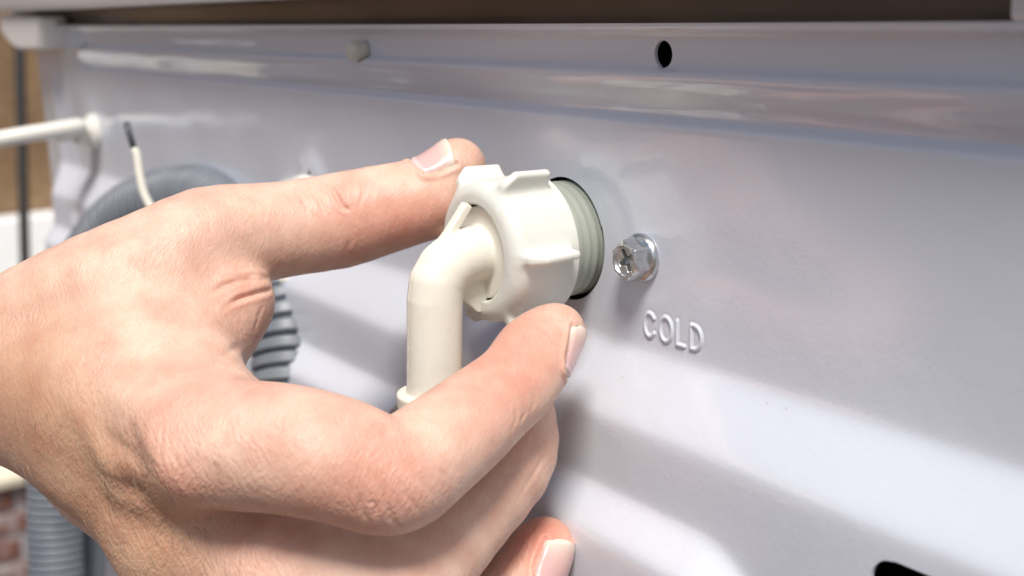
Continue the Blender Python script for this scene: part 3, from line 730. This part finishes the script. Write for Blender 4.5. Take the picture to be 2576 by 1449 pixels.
# skin tone attributes, with some underside shade painted in
blush = np.zeros(len(V), np.float32); rough = np.full(len(V), .25, np.float32)
def paint(arr, px, py, amp, rad_):
    c_ = S3(px, py); d2 = ((V - c_) ** 2).sum(1); arr += amp * np.exp(-d2 / rad_ ** 2)
for q in [(430, 1210, .55, 8), (1000, 1250, .35, 10), (985, 1080, .35, 7), (900, 600, .30, 9), (1020, 560, .45, 9), (1080, 560, .3, 7), (840, 500, .25, 6), (1010, 430, .25, 5), (1380, 850, .35, 8), (1270, 900, .6, 9), (1200, 1020, .3, 9),
          (660, 800, .22, 8), (620, 720, .22, 8), (520, 940, .2, 9), (640, 960, .25, 8), (860, 1020, .3, 8), (1380, 1330, .6, 9), (1320, 1400, .4, 9), (650, 1290, .25, 12), (600, 1380, .35, 10), (350, 1330, .25, 12), (1340, 1150, .15, 10), (830, 1270, .25, 12), (200, 900, .12, 16)]: paint(blush, *q)
blush += .10
for q in [(430, 1180, .7, 12), (560, 1350, .9, 16), (980, 1250, .5, 9), (300, 1300, .5, 14), (300, 1050, .35, 16), (700, 1180, .25, 16), (1380, 1150, .4, 6)]: paint(rough, *q)
for q in [(900, 520, -.2, 22), (1300, 950, -.2, 16), (560, 800, -.1, 10)]: paint(rough, *q)
tan_shade = np.zeros(len(V), np.float32)  # suntan on the hand back, deepened to paint in underside shade
for q in [(40, 760, .3, 16), (30, 1000, .5, 20), (120, 1150, .5, 18), (250, 1250, .6, 18), (340, 1380, .6, 18), (450, 1440, .3, 12), (60, 900, .2, 20), (330, 1200, .3, 10), (650, 1270, .25, 8), (850, 1290, .2, 9)]: paint(tan_shade, *q)
W3 = CAM + (Vd.astype(float) / 1000 * np.array([1, 1, -1])) @ RC       # camera frame -> world
person = empty('person', tuple(at(60, 900, .28)), 'bare left hand reaching in from the left, thumb and forefinger turning the white nut', 'hand')
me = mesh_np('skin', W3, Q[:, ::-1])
for nme, arr in (('blush', np.clip(blush, 0, 1)), ('rough_skin', np.clip(rough, 0, 1.3)), ('tan', np.clip(tan_shade, 0, 1))):
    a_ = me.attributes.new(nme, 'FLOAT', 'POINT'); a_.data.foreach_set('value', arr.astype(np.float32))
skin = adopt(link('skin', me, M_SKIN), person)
def toW(P): return CAM + (np.asarray(P, float) / 1000 * np.array([1, 1, -1])) @ RC
for (q, d, n_, s_, hit, prm, nu, nv) in nail_data:
    G_ = grad(F, hit.astype(np.float32)); G_ /= np.linalg.norm(G_, axis=1)[:, None]
    u, w2 = prm[:, 0], prm[:, 1]
    off = .22 + .28 * (1 - w2 ** 2) - .62 * np.clip((np.abs(w2) - .86) / .14, 0, 1) - .5 * np.clip((-u - .88) / .12, 0, 1)
    off = off + .08 * np.clip((u - .5) / .3, 0, 1) - .40 * np.clip((u - .92) / .08, 0, 1)
    Tn = hit + G_ * off[:, None] * .6 + n_ * off[:, None] * .4
    bot = hit - G_ * .5; Vn = np.vstack([Tn, bot]); Fq = []; nn_ = nu * nv
    for i in range(nu - 1):
        for j in range(nv - 1):
            a = i * nv + j; Fq.append((a, a + 1, a + nv + 1, a + nv)); Fq.append((nn_ + a, nn_ + a + nv, nn_ + a + nv + 1, nn_ + a + 1))
    per = [j for j in range(nv)] + [i * nv + nv - 1 for i in range(1, nu)] + [(nu - 1) * nv + j for j in range(nv - 2, -1, -1)] + [i * nv for i in range(nu - 2, 0, -1)]
    for a, b_ in zip(per, per[1:] + per[:1]): Fq.append((a, nn_ + a, nn_ + b_, b_))
    me = mesh('fingernail', toW(Vn), [f[::-1] for f in Fq]); bm = bmesh.new(); bm.from_mesh(me); bmesh.ops.recalc_face_normals(bm, faces=bm.faces[:]); bm.to_mesh(me); bm.free()
    a_ = me.attributes.new('tip', 'FLOAT', 'POINT'); a_.data.foreach_set('value', np.tile((u + 1) / 2, 2).astype(np.float32))
    adopt(link('fingernail', me, M_NAIL, None, True, 50), person)
# fine hairs on the back of the hand and wrist
HV, HF = [], []
def hair(P, r0):
    P = np.array(P); n_ = len(P)
    for i in range(n_):
        r = r0 * (1 - .8 * i / (n_ - 1))
        for a in (0, 2.1, 4.2): HV.append(P[i] + np.array([math.cos(a), math.sin(a), 0]) * r)
    b0 = len(HV) - 3 * n_
    for i in range(n_ - 1):
        for j in range(3): k = (j + 1) % 3; HF.append((b0 + i * 3 + j, b0 + i * 3 + k, b0 + i * 3 + 3 + k, b0 + i * 3 + 3 + j))
for i in range(150):
    if i < 95: px, py = rg2.uniform(20, 560), 0; py = 1180 + .55 * px * rg2.uniform(.4, 1.0) - rg2.uniform(0, 190)
    else: px = rg2.uniform(0, 600); py = rg2.uniform(1060, 1420)
    j = np.flatnonzero(FRONT & (np.abs(PX[:, 0] - px) < 7) & (np.abs(PX[:, 1] - py) < 7))
    if len(j) == 0: continue
    j = j[np.argmin(V[j, 2])]; n_ = NRM[j]; t_ = np.array([rg2.normal(.55, .35), rg2.normal(-1, .3), rg2.normal(0, .3)]); t_ -= n_ * (t_ @ n_); t_ = nz(t_); L = rg2.uniform(1.6, 5.0)
    c_ = np.cross(t_, n_) * rg2.normal(0, .35)
    hair([Vd[j] + n_ * (.05 + L * .35 * s_ * (1 - .5 * s_)) + t_ * L * s_ + c_ * L * s_ * s_ for s_ in np.linspace(0, 1, 6)], .05)
hr = adopt(link('body_hair', mesh('body_hair', toW(HV), HF), M_HAIR), person); tag(hr, kind='stuff')

# ================================================================ background on the far left
XB = -2.4
g0 = box('ground', (-60, -60, -1.5), (60, 60, -1.35), M_GROUND); tag(g0, kind='structure')
brk = empty('brick_wall', (XB, .4, -1.35), 'red brick wall with pale mortar low behind the wrist', 'wall')
zt = onX(35, 1217, XB)[2]
box('mortar', (XB - .12, -.5, -1.35), (XB - .006, 1.3, zt - .001), M_MORTAR, brk)
bmesh_cache = {}
def brickmesh(i):
    bm = bmesh.new(); bmesh.ops.create_cube(bm, size=1)
    for q in bm.verts: q.co = Vector((q.co.x * .10, q.co.y * .135, q.co.z * .046)) + Vector([random.uniform(-.002, .002) for _ in range(3)])
    bmesh.ops.bevel(bm, geom=bm.edges[:], offset=.003, segments=1, affect='EDGES'); me = bpy.data.meshes.new('brick'); bm.to_mesh(me); bm.free(); me.materials.append(M_BRICK[i]); return me
bms = [brickmesh(i) for i in range(3)]
row = 0; z = zt - .030
while z > -1.33:
    y = -.2 + (.075 if row % 2 else 0)
    while y < 1.0:
        o = bpy.data.objects.new('brick', bms[random.randrange(3)]); COL.objects.link(o); o.location = (XB - .05 + random.uniform(-.002, .002), y, z); adopt(o, brk); y += .150
    z -= .058; row += 1
cpz = onX(35, 1190, XB)[2]
cw_ = box('coping_stone', (XB - .16, -.5, zt), (XB + .02, 1.3, cpz), M_STONE, None, .004); tag(cw_, 'cream coping slab lying along the top of the brick wall', 'coping')
za, zb = onX(60, 640, XB)[2], onX(60, 545, XB)[2]
lw = box('white_wall', (XB - .26, -.5, cpz - .3), (XB - .19, 1.5, onX(60, 548, XB - .19)[2]), M_WHITE, None, .004); tag(lw, 'sunlit white wall beyond the machine, under the brown board', 'wall')
wb = box('chipboard_sheet', (XB - .30, -3.6, onX(60, 548, XB - .27)[2]), (XB - .27, 1.2, 1.0), M_WOOD, None, .002); tag(wb, 'brown chipboard sheet standing beyond the far end of the machine', 'board')  # unseen front length added for warm reflections in the panel
pa, pb_ = onX(48, 100, -1.3), onX(72, 1000, -1.3)
ps = sweep('post', [pa + (pa - pb_) * .3, pa, pb_, pb_ + (pb_ - pa) * .6], .0062, M_POST, None, 14); tag(ps, 'thin dark upright pole in front of the brown board', 'pole')
